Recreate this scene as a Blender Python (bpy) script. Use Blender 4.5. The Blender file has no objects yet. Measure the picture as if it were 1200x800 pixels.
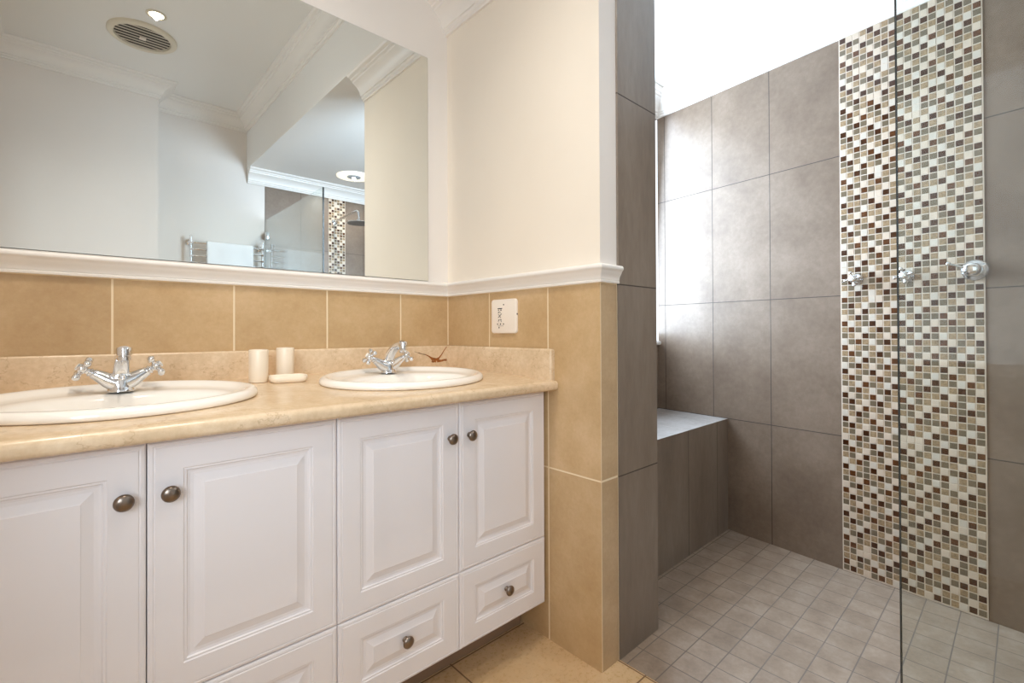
import bpy, bmesh, math, random
from mathutils import Vector, Matrix
random.seed(7)
PI = math.pi
C = bpy.context.scene.collection
SC = bpy.context.scene

# ------------------------------------------------------------------ camera
cam_d = bpy.data.cameras.new('camera')
cam_d.sensor_width = 36.0
cam_d.lens = 556.96 / 1200 * 36
cam_d.shift_y = -16.11 / 1200
cam_d.clip_start = 0.02
cam = bpy.data.objects.new('camera', cam_d)
C.objects.link(cam)
yaw, pitch, roll = math.radians(42.7574), math.radians(0.3572), math.radians(-0.2395)
F = Vector((math.sin(yaw)*math.cos(pitch), math.cos(yaw)*math.cos(pitch), math.sin(pitch)))
r0 = Vector((math.cos(yaw), -math.sin(yaw), 0))
u0 = r0.cross(F)
R = r0*math.cos(roll) + u0*math.sin(roll)
U = u0*math.cos(roll) - r0*math.sin(roll)
cam.matrix_world = Matrix(((R.x, U.x, -F.x, -1.1926), (R.y, U.y, -F.y, -1.6973), (R.z, U.z, -F.z, 1.05), (0, 0, 0, 1)))
SC.camera = cam

# ------------------------------------------------------------------ view, world, lights
SC.view_settings.view_transform = 'Standard'
SC.view_settings.look = 'None'
SC.view_settings.gamma = 1
SC.view_settings.use_curve_mapping = False
SC.view_settings.exposure = 0.34
SC.cycles.max_bounces = 14
SC.cycles.diffuse_bounces = 8
SC.cycles.glossy_bounces = 6
SC.cycles.transparent_max_bounces = 12
SC.cycles.caustics_reflective = False
SC.cycles.caustics_refractive = False
SC.cycles.sample_clamp_indirect = 6
SC.cycles.use_denoising = True

world = bpy.data.worlds.new('daylight')
SC.world = world
world.use_nodes = True
bg = world.node_tree.nodes['Background']
bg.inputs[0].default_value = (0.86, 0.93, 1.0, 1)
bg.inputs[1].default_value = 1.4

CEIL, LOWCEIL = 2.87, 2.44
XL, YN, YF = -1.60, -2.83, -2.60          # left wall, far wall behind the camera (shower part / nearer part)
XB, YE, XT = 0.0, -0.8081, 0.3208         # wall with the socket: face, end, shower side
XM0, PHI, YB = 1.3447, 0.12, -0.6255      # shower back wall
YWIN = -0.195
RAIL0, RAIL1 = 1.1985, 1.2577
def xm(y): return XM0 + PHI*(y - YB)

WINDOW_W, SIDE_FILL_W, DOWN_W, SHOWER_W = 72, 58, 31, 14

def area_light(name, loc, rot, sx, sy, power, col, spread=180):
    d = bpy.data.lights.new(name, 'AREA')
    d.shape = 'RECTANGLE'; d.size = sx; d.size_y = sy; d.energy = power; d.color = col; d.spread = math.radians(spread)
    o = bpy.data.objects.new(name, d); C.objects.link(o)
    o.location = loc; o.rotation_euler = rot
    return o
# daylight coming in through the shower window, just outside the panes
area_light('window_daylight', (0.90, -0.04, 1.68), (PI/2-math.radians(6), 0, PI-math.radians(14)), 0.90, 1.34, WINDOW_W, (0.65, 0.81, 1.0), 162)
# fill light added to brighten the vanity, through an added, unseen side window
area_light('side_fill_light', (-2.35, -2.95, 1.65), (PI/2, 0, -math.radians(38)), 1.1, 1.3, SIDE_FILL_W, (0.80, 0.90, 1.0))

def spot(name, loc, power, col, size=2.25, blend=1.0, rad=0.03):
    d = bpy.data.lights.new(name, 'SPOT')
    d.energy = power; d.color = col; d.spot_size = size; d.spot_blend = blend; d.shadow_soft_size = rad
    o = bpy.data.objects.new(name, d); C.objects.link(o); o.location = loc
    return o

# ------------------------------------------------------------------ materials
def srgb(r, g, b):
    f = lambda c: (c/255/12.92) if c <= 10 else ((c/255 + 0.055)/1.055)**2.4
    return (f(r), f(g), f(b), 1)

class NT:
    def __init__(s, name):
        s.m = bpy.data.materials.new(name); s.m.use_nodes = True
        s.t = s.m.node_tree; s.b = s.t.nodes['Principled BSDF']; s.out = s.t.nodes['Material Output']
    def n(s, typ, **kw):
        x = s.t.nodes.new(typ)
        for k, v in kw.items(): setattr(x, k, v)
        return x
    def l(s, a, b): s.t.links.new(a, b)
    def math(s, op, a, b=None, c=None):
        x = s.n('ShaderNodeMath', operation=op)
        for i, v in enumerate((a, b, c)):
            if v is None: continue
            if hasattr(v, 'links'): s.l(v, x.inputs[i])
            else: x.inputs[i].default_value = v
        return x.outputs[0]
    def mix(s, fac, a, b):
        x = s.n('ShaderNodeMix', data_type='RGBA')
        for i, v in ((0, fac), (6, a), (7, b)):
            if hasattr(v, 'links'): s.l(v, x.inputs[i])
            else: x.inputs[i].default_value = v
        return x.outputs[2]
    def ramp(s, fac, stops):
        x = s.n('ShaderNodeValToRGB')
        e = x.color_ramp.elements
        while len(e) < len(stops): e.new(0.5)
        for q, (p, c) in zip(e, stops): q.position = p; q.color = c
        s.l(fac, x.inputs[0])
        return x.outputs[0]
    def noise(s, scale, detail=4, rough=0.55, coord=None, stretch=None):
        tc = s.n('ShaderNodeTexCoord')
        src = tc.outputs['Object'] if coord is None else coord
        mp = s.n('ShaderNodeMapping'); mp.inputs['Location'].default_value = (0.3713, 0.2171, 0.5137)
        if stretch: mp.inputs['Scale'].default_value = stretch
        s.l(src, mp.inputs[0]); src = mp.outputs[0]
        x = s.n('ShaderNodeTexNoise')
        x.inputs['Scale'].default_value = scale; x.inputs['Detail'].default_value = detail; x.inputs['Roughness'].default_value = rough
        s.l(src, x.inputs['Vector'])
        return x.outputs[0]
    def bump(s, h, strength, dist=0.002):
        x = s.n('ShaderNodeBump'); x.inputs['Strength'].default_value = strength; x.inputs['Distance'].default_value = dist
        s.l(h, x.inputs['Height']); s.l(x.outputs[0], s.b.inputs['Normal'])
    def set(s, col=None, rough=None, metal=None, spec=None, coat=None):
        for k, v in (('Base Color', col), ('Roughness', rough), ('Metallic', metal), ('Specular IOR Level', spec), ('Coat Weight', coat)):
            if v is None: continue
            if hasattr(v, 'links'): s.l(v, s.b.inputs[k])
            else: s.b.inputs[k].default_value = v
        return s

def plain(name, col, rough=0.5, metal=0.0, spec=0.5, coat=0.0, var=0.0, vscale=6.0, bump=0.0, bscale=60):
    m = NT(name)
    if var:
        f = m.noise(vscale, 5)
        lo = tuple(c*(1-var) for c in col[:3]) + (1,); hi = tuple(min(1, c*(1+var)) for c in col[:3]) + (1,)
        m.set(m.ramp(f, ((0.3, lo), (0.7, hi))))
    else:
        m.set(col)
    m.set(None, rough, metal, spec, coat)
    if bump: m.bump(m.noise(bscale, 3), bump)
    return m.m

def tiles(name, cols, pitch, origin, grout, gw, rough=0.35, nscale=5, fine=60, stretch=None, tone=0.06, bump=0.25, spec=0.5, second=None):
    """Tiles laid on the mesh's own UV map (metres): joints at origin + k * pitch."""
    m = NT(name)
    uv = m.n('ShaderNodeUVMap'); uv.uv_map = 'UVMap'
    sep = m.n('ShaderNodeSeparateXYZ'); m.l(uv.outputs[0], sep.inputs[0])
    masks, cells = [], []
    for i in (0, 1):
        sh = m.math('SUBTRACT', sep.outputs[i], origin[i])
        d = m.math('PINGPONG', sh, pitch[i]/2)
        mr = m.n('ShaderNodeMapRange'); m.l(d, mr.inputs[0])
        mr.inputs[1].default_value = gw*0.35; mr.inputs[2].default_value = gw*0.65
        mr.inputs[3].default_value = 1; mr.inputs[4].default_value = 0
        masks.append(mr.outputs[0]); cells.append(m.math('FLOOR', m.math('DIVIDE', sh, pitch[i])))
    mask = m.math('MAXIMUM', masks[0], masks[1])
    cv = m.n('ShaderNodeCombineXYZ'); m.l(cells[0], cv.inputs[0]); m.l(cells[1], cv.inputs[1])
    wn = m.n('ShaderNodeTexWhiteNoise'); m.l(cv.outputs[0], wn.inputs[0])
    a = m.noise(nscale, 6, 0.6, stretch=stretch)
    b = m.noise(fine, 3, 0.7, stretch=stretch)
    fac = m.math('ADD', m.math('MULTIPLY', a, 0.7), m.math('MULTIPLY', b, 0.3))
    col = m.ramp(fac, ((0.32, cols[0]), (0.5, cols[1]), (0.68, cols[2])))
    hsv = m.n('ShaderNodeHueSaturation'); m.l(col, hsv.inputs['Color'])
    m.l(m.math('ADD', m.math('MULTIPLY', wn.outputs[0], 2*tone), 1-tone), hsv.inputs['Value'])
    m.set(m.mix(mask, hsv.outputs[0], grout), None, 0.0, spec)
    m.l(m.math('ADD', m.math('MULTIPLY', mask, 0.8-rough), m.math('ADD', rough-0.04, m.math('MULTIPLY', b, 0.08))), m.b.inputs['Roughness'])
    m.bump(m.math('SUBTRACT', m.math('MULTIPLY', fac, 0.25), mask), bump, 0.0015)
    return m.m

WHITE = plain('white_wall_paint', srgb(232, 226, 220), 0.6, var=0.012, vscale=3, bump=0.03, bscale=180)
CREAM = plain('cream_wall_paint', srgb(240, 231, 217), 0.6, var=0.015, vscale=3, bump=0.03, bscale=180)
CEILM = plain('white_ceiling_paint', srgb(236, 235, 232), 0.7)
PLASTER = plain('white_moulding_paint', srgb(238, 234, 229), 0.4)
BEIGE = (srgb(184, 152, 110), srgb(195, 165, 123), srgb(206, 177, 138))
LG = srgb(232, 214, 182)
BEIGE_A = tiles('beige_wall_tile_mirror', BEIGE, (0.2945, 0.614), (-0.2293, 0.5843), LG, 0.005, 0.30, 7, 90)
BEIGE_B = tiles('beige_wall_tile_socket', BEIGE, (0.3108, 0.614), (0.2778, 0.5843), LG, 0.005, 0.33, 7, 90)
BEIGE_E = tiles('beige_wall_tile_end', (srgb(178, 152, 118), srgb(188, 162, 128), srgb(198, 173, 140)), (0.0895, 0.614), (0.0, 0.5843), LG, 0.006, 0.25, 7, 90)
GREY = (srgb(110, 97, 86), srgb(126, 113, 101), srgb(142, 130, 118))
DG = srgb(70, 62, 55)
GREY_S = (srgb(108, 91, 77), srgb(123, 106, 91), srgb(138, 121, 106))
GREY_M = tiles('taupe_wall_tile_shower', GREY_S, (0.3035, 0.614), (0.0, 0.583), DG, 0.0035, 0.40, 4.0, 45, tone=0.04, spec=0.4)
GREY_P = tiles('taupe_wall_tile_pier', GREY, (5.0, 0.614), (2.0, 0.583), DG, 0.004, 0.35, 4.0, 45, stretch=(1, 1, 0.25), tone=0.03)
GREY_Y = tiles('taupe_wall_tile_far', GREY_S, (0.301, 0.614), (0.043, 0.583), DG, 0.0035, 0.33, 4.0, 45, tone=0.04)
GREY_BENCH = tiles('taupe_bench_tile', GREY, (0.303, 0.7), (0.915, -0.05), DG, 0.0035, 0.4, 4.0, 45, stretch=(1, 1, 0.3), tone=0.04)
GREY_TOP_LIT = tiles('taupe_bench_top_daylit', (srgb(158, 150, 145), srgb(172, 165, 160), srgb(184, 178, 174)), (0.303, 1.0), (0.615, 0.6), srgb(140, 132, 126), 0.0025, 0.25, 4.0, 45, bump=0.03)  # bench taupe made lighter: daylight falling on the top is put into the colour
FLOOR_B = tiles('beige_floor_tile', (srgb(190, 157, 115), srgb(203, 171, 129), srgb(213, 184, 145)), (0.401, 0.44), (0.084, -0.904), srgb(120, 92, 62), 0.005, 0.28, 5, 70, bump=0.04)
FLOOR_G = tiles('taupe_floor_tile', (srgb(126, 110, 96), srgb(146, 129, 113), srgb(163, 147, 132)), (0.0955, 0.0985), (0.0895, -0.836), srgb(112, 101, 93), 0.0036, 0.36, 12, 70, tone=0.06, bump=0.25)

def stone():
    m = NT('cream_marble')
    a = m.noise(9, 8, 0.65); b = m.noise(70, 4, 0.7)
    base = m.ramp(m.math('ADD', m.math('MULTIPLY', a, 0.6), m.math('MULTIPLY', b, 0.4)), ((0.33, srgb(200, 174, 140)), (0.52, srgb(218, 194, 162)), (0.68, srgb(232, 212, 184))))
    w = m.noise(5.5, 5, 0.6, stretch=(1, 1, 1.6))
    v = m.math('ABSOLUTE', m.math('SUBTRACT', w, 0.5))
    mr = m.n('ShaderNodeMapRange'); m.l(v, mr.inputs[0])
    mr.inputs[1].default_value = 0.0; mr.inputs[2].default_value = 0.006; mr.inputs[3].default_value = 0.35; mr.inputs[4].default_value = 0
    m.set(m.mix(mr.outputs[0], base, srgb(150, 112, 72)), 0.22, 0, 0.5)
    return m.m
STONE = stone()
CABINET = plain('white_cabinet_foil', srgb(232, 228, 230), 0.38, bump=0.02, bscale=250)
CARCASS = plain('cabinet_carcass', srgb(205, 198, 192), 0.5)
KICK = plain('plinth_laminate', srgb(140, 116, 96), 0.5)
GAP = plain('dark_gap', srgb(60, 52, 46), 0.8)
CHROME = plain('chrome', (0.80, 0.81, 0.83, 1), 0.07, 1.0)
NICKEL = plain('brushed_nickel', srgb(138, 126, 116), 0.28, 1.0)
PORCELAIN = plain('white_porcelain', srgb(243, 238, 230), 0.12, 0, 0.5, coat=0.5)
CERAMIC = plain('cream_ceramic', srgb(238, 225, 205), 0.35)
PLASTIC = plain('white_plastic', srgb(240, 230, 218), 0.4)
BLACK = plain('black_print', srgb(40, 36, 34), 0.5)
STAIN = plain('rust_stain', srgb(150, 88, 34), 0.6, var=0.3, vscale=60)
CRACK = plain('dark_crack', srgb(98, 70, 44), 0.7)
MIRROR = plain('mirror_silver', (0.86, 0.885, 0.86, 1), 0.0, 1.0)
MEDGE = plain('mirror_edge', srgb(52, 50, 42), 0.3)
GROUT = plain('mosaic_grout', srgb(208, 194, 178), 0.7)
UPVC = plain('white_window_frame', srgb(240, 240, 240), 0.35)
VENTM = plain('vent_plastic', srgb(222, 214, 196), 0.45)
VENTD = plain('vent_dark', srgb(70, 66, 60), 0.7)
VENTS = plain('vent_slat', srgb(205, 196, 180), 0.5)
COTTON = plain('white_towel_cotton', srgb(240, 242, 244), 0.9, bump=0.6, bscale=300)
SPRAY = plain('shower_head_face', srgb(120, 125, 130), 0.3, 0.6)

def glass_mat(name, tint, refl):
    m = NT(name)
    m.t.nodes.remove(m.b)
    tr = m.n('ShaderNodeBsdfTransparent'); tr.inputs[0].default_value = tint
    gl = m.n('ShaderNodeBsdfGlossy'); gl.inputs['Roughness'].default_value = 0.0; gl.inputs[0].default_value = (1, 1, 1, 1)
    lw = m.n('ShaderNodeLayerWeight'); lw.inputs[0].default_value = 0.5       # 1 - |N.I|, the same for both sides of the pane
    fr = m.math('ADD', m.math('MULTIPLY', m.math('POWER', lw.outputs['Facing'], 5.0), 1-refl), refl)
    mx = m.n('ShaderNodeMixShader')
    m.l(fr, mx.inputs[0]); m.l(tr.outputs[0], mx.inputs[1]); m.l(gl.outputs[0], mx.inputs[2])
    m.l(mx.outputs[0], m.out.inputs[0])
    return m.m
GLASS = glass_mat('clear_green_glass', (0.955, 0.98, 0.97, 1), 0.022)
PANE = glass_mat('window_glass', (0.98, 0.99, 0.99, 1), 0.03)
GEDGE = plain('glass_edge', srgb(60, 62, 60), 0.15)

def lamp_mat(name, col, strength):
    m = NT(name); m.set((0.9, 0.9, 0.9, 1), 0.4)
    m.b.inputs['Emission Color'].default_value = col; m.b.inputs['Emission Strength'].default_value = strength
    return m.m
LAMP = lamp_mat('downlight_glow', (1.0, 0.86, 0.68, 1), 12)
LAMP_S = lamp_mat('shower_light_glow', (1.0, 0.86, 0.66, 1), 0.75)

# ------------------------------------------------------------------ builders
def link(name, bm, mats, parent=None, smooth=False, loc=None, rot=None, recalc=True):
    me = bpy.data.meshes.new(name)
    if recalc: bmesh.ops.recalc_face_normals(bm, faces=bm.faces[:])
    bm.to_mesh(me); bm.free()
    for m in (mats if isinstance(mats, (list, tuple)) else [mats]): me.materials.append(m)
    if smooth:
        me.shade_smooth()
        me.set_sharp_from_angle(angle=math.radians(smooth if smooth is not True else 40))
    o = bpy.data.objects.new(name, me); C.objects.link(o)
    if parent: o.parent = parent
    if loc is not None: o.location = loc
    if rot is not None: o.rotation_euler = rot
    return o

def BM(): return bmesh.new()

def tag(o, label, cat, group=None):
    o['label'] = label; o['category'] = cat
    if group: o['group'] = group
    return o
def thing(name, label, cat, loc=(0, 0, 0), rot=(0, 0, 0), group=None):
    o = bpy.data.objects.new(name, None); C.objects.link(o)
    o.location = loc; o.rotation_euler = rot; o.empty_display_size = 0.05
    return tag(o, label, cat, group)
def struct(o, label=None):
    o['kind'] = 'structure'
    if label: o['label'] = label
    return o
def kids(o): return [x for x in bpy.data.objects if x.parent == o]
def dup(root, loc, label):
    r = root.copy(); C.objects.link(r); r.location = loc; r['label'] = label
    for ch in kids(root):
        c = ch.copy(); C.objects.link(c); c.parent = r
        for g in kids(ch):
            d = g.copy(); C.objects.link(d); d.parent = c
    return r

def quad(bm, pts, uvs=None, mi=0):
    ul = (bm.loops.layers.uv.get('UVMap') or bm.loops.layers.uv.new('UVMap')) if uvs else None
    vs = [bm.verts.new(p) for p in pts]
    f = bm.faces.new(vs); f.material_index = mi
    if uvs:
        for lp, uv in zip(f.loops, uvs): lp[ul].uv = uv
    return f

def wall_quad(bm, a, b, z0, z1, u0, u1, mi=0):
    """Vertical quad from plan point a to b; UV = (u0..u1, z)."""
    return quad(bm, ((a[0], a[1], z0), (b[0], b[1], z0), (b[0], b[1], z1), (a[0], a[1], z1)), ((u0, z0), (u1, z0), (u1, z1), (u0, z1)), mi)

def box(bm, x0, x1, y0, y1, z0, z1, bev=0.0, seg=2, mi=0):
    vs = [bm.verts.new((x, y, z)) for x in (x0, x1) for y in (y0, y1) for z in (z0, z1)]
    fs = [bm.faces.new([vs[i] for i in q]) for q in ((0, 1, 3, 2), (4, 6, 7, 5), (0, 4, 5, 1), (2, 3, 7, 6), (0, 2, 6, 4), (1, 5, 7, 3))]
    for f in fs: f.material_index = mi
    if bev:
        es = list({e for f in fs for e in f.edges})
        bmesh.ops.bevel(bm, geom=es, offset=bev, segments=seg, profile=0.5, affect='EDGES')

def ring_loft(bm, loops, close0=True, close1=True, mi=0):
    rings = [[bm.verts.new(p) for p in l] for l in loops]
    n = len(rings[0])
    for a, b in zip(rings, rings[1:]):
        for i in range(n):
            f = bm.faces.new((a[i], a[(i+1) % n], b[(i+1) % n], b[i])); f.material_index = mi
    if close0: bm.faces.new(rings[0][::-1]).material_index = mi
    if close1: bm.faces.new(rings[-1]).material_index = mi

def basis(axis):
    a = Vector(axis).normalized()
    t = Vector((0, 0, 1)) if abs(a.z) < 0.9 else Vector((1, 0, 0))
    x = t.cross(a).normalized()
    return x, a.cross(x), a

def lathe(bm, org, axis, prof, seg=28, mi=0, sx=1.0, sy=1.0):
    """prof: (radius, distance along the axis)."""
    x, y, a = basis(axis); o = Vector(org)
    ring_loft(bm, [[o + a*h + (x*math.cos(2*PI*i/seg)*sx + y*math.sin(2*PI*i/seg)*sy)*max(r, 1e-5) for i in range(seg)] for r, h in prof], mi=mi)

def tube(bm, pts, rad, seg=14, mi=0, cap=True):
    pts = [Vector(p) for p in pts]
    if not isinstance(rad, (list, tuple)): rad = [rad]*len(pts)
    loops, ref = [], None
    for i, p in enumerate(pts):
        d = (pts[min(i+1, len(pts)-1)] - pts[max(i-1, 0)]).normalized()
        if ref is None: ref = basis(d)[0]
        ref = (ref - d*ref.dot(d)).normalized()
        y = d.cross(ref)
        loops.append([p + (ref*math.cos(2*PI*k/seg) + y*math.sin(2*PI*k/seg))*rad[i] for k in range(seg)])
    ring_loft(bm, loops, cap, cap, mi)

def smooth_path(pts, n=6):
    """Catmull-Rom through the points."""
    P = [Vector(p) for p in pts]; P = [2*P[0]-P[1]] + P + [2*P[-1]-P[-2]]
    o = []
    for i in range(1, len(P)-2):
        for k in range(n):
            t = k/n
            o.append(0.5*((2*P[i]) + (P[i+1]-P[i-1])*t + (2*P[i-1]-5*P[i]+4*P[i+1]-P[i+2])*t*t + (3*P[i]-P[i-1]-3*P[i+1]+P[i+2])*t**3))
    return o + [P[-2]]

def sweep_plan(name, path, prof, mat, label=None, closed_ends=True):
    """Moulding: prof = [(out, z)] swept along a plan path; outwards is to the right of the path, corners mitred."""
    pts = [Vector((p[0], p[1], 0)) for p in path]
    bm = BM(); loops = []
    for i, p in enumerate(pts):
        ds = []
        if i > 0: ds.append((p-pts[i-1]).normalized())
        if i < len(pts)-1: ds.append((pts[i+1]-p).normalized())
        ns = [Vector((d.y, -d.x, 0)) for d in ds]
        if len(ns) == 2:
            m = (ns[0]+ns[1]).normalized(); m = m/ max(0.2, m.dot(ns[0]))
        else: m = ns[0]
        loops.append([p + m*o + Vector((0, 0, z)) for o, z in prof])
    ring_loft(bm, loops, closed_ends, closed_ends)
    return struct(link(name, bm, mat, smooth=25), label)

def arc(cx, cz, r, a0, a1, n=5):
    return [(cx + r*math.cos(math.radians(a0+(a1-a0)*i/n)), cz + r*math.sin(math.radians(a0+(a1-a0)*i/n))) for i in range(n+1)]

# ------------------------------------------------------------------ the setting
def seg_uv(mul): return mul
# mirror wall: beige tiles to the rail, paint above
bm = BM()
wall_quad(bm, (XL, 0), (XB+0.05, 0), 0, 1.225, XL, XB+0.05, 0)
wall_quad(bm, (XL, 0), (XB+0.05, 0), 1.225, CEIL, XL, XB+0.05, 1)
wall_quad(bm, (XL, 0.1), (XB+0.05, 0.1), 0, CEIL, XL, XB+0.05, 1)
struct(link('wall_vanity', bm, [BEIGE_A, WHITE]), 'white wall over beige tiles behind the vanity')

# socket wall: a thick stub, beige and cream towards the vanity, taupe in the shower
bm = BM()
T = 0.0008
wall_quad(bm, (XB, 0.0), (XB, YE), 0, 1.225, 0, -YE, 0)
wall_quad(bm, (XB, 0.0), (XB, YE), 1.225, LOWCEIL, 0, -YE, 1)
wall_quad(bm, (XB, YE), (0.0895, YE), 0, 1.225, 0, 0.0895, 2)
wall_quad(bm, (XB, YE), (0.0865, YE), 1.225, LOWCEIL, 0, 0.0865, 3)
wall_quad(bm, (0.0865, YE), (0.0885, YE-0.006), 1.225, LOWCEIL, 0, 0.01, 4)
wall_quad(bm, (0.0895, YE), (0.0905, YE-0.004), 0, 1.225, 0, 0.01, 4)
wall_quad(bm, (0.0885, YE-0.004), (XT, YE-0.004), 0, LOWCEIL, 0.0885, XT, 4)
wall_quad(bm, (XT, YE-0.004), (XT, YWIN), 0, LOWCEIL, 0, 0.7, 5)
quad(bm, ((XB, YE, LOWCEIL), (XT, YE, LOWCEIL), (XT, 0, LOWCEIL), (XB, 0, LOWCEIL)), None, 3)
struct(link('wall_socket', bm, [BEIGE_B, CREAM, BEIGE_E, WHITE, GREY_P, GREY_M]), 'stub wall between vanity and shower, beige tiled below the rail, taupe on its end')

# shower back wall (not quite square to the others)
bm = BM()
L = math.hypot(1, PHI)
uu = lambda y: (-y - 0.5467)*L + 0.6070        # joints at Y -0.547, -0.848, -1.149
wall_quad(bm, (xm(YWIN), YWIN), (xm(-1.373), -1.373), 0, LOWCEIL, uu(YWIN), uu(-1.373))
# to the far side the joints start again at the mosaic's edge
ub = lambda y: (-y - 1.5968)*L
wall_quad(bm, (xm(-1.373), -1.373), (xm(YN), YN), 0, LOWCEIL, ub(-1.373), ub(YN))
struct(link('wall_shower', bm, [GREY_M]), 'taupe tiled back wall of the shower')

# window wall of the shower
wx0, wx1, wz0, wz1 = 0.40, xm(YWIN), 0.985, 2.318
bm = BM()
xr = xm(YWIN)
for (a, b, z0, z1) in ((XT, xr, 0, wz0), (XT, xr, wz1, LOWCEIL), (XT, wx0, wz0, wz1)):
    wall_quad(bm, (a, YWIN), (b, YWIN), z0, z1, a, b)
for p, q in (((wx0, wz0), (wx1, wz0)), ((wx1, wz1), (wx0, wz1)), ((wx0, wz1), (wx0, wz0))):
    quad(bm, ((p[0], YWIN, p[1]), (q[0], YWIN, q[1]), (q[0], -0.14, q[1]), (p[0], -0.14, p[1])), ((0.05, 0.1),)*4)
struct(link('wall_window', bm, [GREY_Y]), 'taupe tiled wall around the shower window')

# wall behind the camera: near part, return, far painted part, tiled shower part
bm = BM()
XS = -0.735
wall_quad(bm, (XL, YF), (XS, YF), 0, CEIL, 0, 1)
wall_quad(bm, (XS, YF), (XS, YN), 0, CEIL, 0, 1)
wall_quad(bm, (XS, YN), (0.043, YN), 0, CEIL, 0, 1)
wall_quad(bm, (0.043, YN), (0.043, YN+0.006), 0, LOWCEIL, 0.1, 0.2, 1)
wall_quad(bm, (0.043, YN+0.006), (xm(YN)+0.02, YN+0.006), 0, LOWCEIL, 0.043, xm(YN)+0.02, 1)
struct(link('wall_back', bm, [WHITE, GREY_Y]), 'white wall behind the camera with a taupe tiled shower end')
sy0, sy1, sz0, sz1 = -1.20, -2.35, 0.85, 2.20
bm = BM()
for a, b, z0, z1 in ((0.0, YF-0.3, 0, sz0), (0.0, YF-0.3, sz1, CEIL), (0.0, sy0, sz0, sz1), (sy1, YF-0.3, sz0, sz1)):
    wall_quad(bm, (XL, a), (XL, b), z0, z1, 0, 1)
struct(link('wall_left', bm, WHITE), 'white wall at the left end of the vanity')
sroot = bpy.data.objects.new('window_added', None); C.objects.link(sroot)  # invented window out of view: opening, frame and pane for the side fill
struct(sroot, 'added, unseen side window letting fill light in at the left end of the room')
bm = BM()
for y0, y1, z0, z1 in ((sy1, sy1+0.05, sz0, sz1), (sy0-0.05, sy0, sz0, sz1), (sy1, sy0, sz0, sz0+0.05), (sy1, sy0, sz1-0.05, sz1), ((sy0+sy1)/2-0.02, (sy0+sy1)/2+0.02, sz0, sz1)):
    box(bm, XL-0.05, XL, y0, y1, z0, z1, 0.003)
struct(link('window_frame', bm, UPVC, sroot))
bm = BM(); box(bm, XL-0.03, XL-0.026, sy1+0.01, sy0-0.01, sz0+0.01, sz1-0.01)
struct(link('window_pane', bm, PANE, sroot))

# floors
bm = BM()
def floor_quad(x0, x1, y0, y1, mi): quad(bm, ((x0, y0, 0), (x1, y0, 0), (x1, y1, 0), (x0, y1, 0)), ((x0, y0), (x1, y0), (x1, y1), (x0, y1)), mi)
floor_quad(XL, 0.0895, YN, 0.0, 0)
struct(link('floor', bm, [FLOOR_B]), 'beige tiled bathroom floor')
bm = BM()
floor_quad(0.0895, xm(0)+0.1, YN, 0.0, 0)
struct(link('floor_shower', bm, [FLOOR_G]), 'small square taupe tiles of the shower floor')

# ceilings and the step between them
bm = BM()
quad(bm, ((XL, YN, CEIL), (-0.1, YN, CEIL), (-0.1, 0.0, CEIL), (XL, 0.0, CEIL)))
struct(link('ceiling', bm, CEILM), 'white ceiling over the vanity')
bm = BM()
quad(bm, ((-0.1, YN, LOWCEIL), (1.6, YN, LOWCEIL), (1.6, 0.0, LOWCEIL), (-0.1, 0.0, LOWCEIL)))
wall_quad(bm, (-0.1, 0.0), (-0.1, YN), LOWCEIL, CEIL, 0, 1)
struct(link('ceiling_shower', bm, CEILM), 'lower white ceiling over the shower with its step')

# cornices
def cornice(z): 
    cove = [(0.024+0.044*t/5 - 0.006*math.sin(PI*t/5), z+0.028+0.054*t/5 + 0.006*math.sin(PI*t/5)) for t in range(6)]
    return [(0, z), (0.010, z), (0.011, z+0.009), (0.017, z+0.013), (0.018, z+0.024), (0.024, z+0.026)] + cove + \
           [(0.070, z+0.090), (0.080, z+0.094), (0.082, z+0.101), (0.096, z+0.105), (0.102, z+0.112), (0.102, z+0.1195), (0, z+0.1195)]
cz = LOWCEIL-0.12
sweep_plan('trim_cornice_shower', [(XT+0.0, YWIN), (xm(YWIN), YWIN), (xm(YN+0.006), YN+0.006), (-0.098, YN+0.006)], cornice(cz), PLASTER, 'white cornice round the shower ceiling')
sweep_plan('trim_cornice_socket', [(XB, 0.0), (XB, YE)], cornice(cz+0.004), PLASTER, 'white cornice along the top of the socket wall')
cz2 = CEIL-0.12
sweep_plan('trim_cornice_step', [(-0.1, 0.0), (-0.1, YN), (XS, YN), (XS, YF), (XL, YF), (XL, 0.0)], cornice(cz2), PLASTER, 'white cornice round the high ceiling')

# chair rail
z = RAIL0
rail_prof = [(0, z), (0.010, z), (0.011, z+0.006), (0.008, z+0.009)] + [(0.010+0.008*(t/4)**2, z+0.010+0.020*t/4) for t in range(5)] + \
            [(0.019, z+0.033)] + arc(0.017, z+0.046, 0.0095, -60, 100, 7) + [(0.006, z+0.0585), (0, z+0.0592)]
sweep_plan('trim_rail', [(XL, 0.0), (XB, 0.0), (XB, YE), (0.0875, YE)], rail_prof, PLASTER, 'white moulded rail over the beige tiles')
# light caulk line in the corner of the tiles
bm = BM(); box(bm, -0.003, 0.0, -0.003, 0.0, 0.99, RAIL0)
struct(link('trim_caulk', bm, plain('caulk', LG, 0.6)), 'pale caulk line in the tiled corner')

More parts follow.
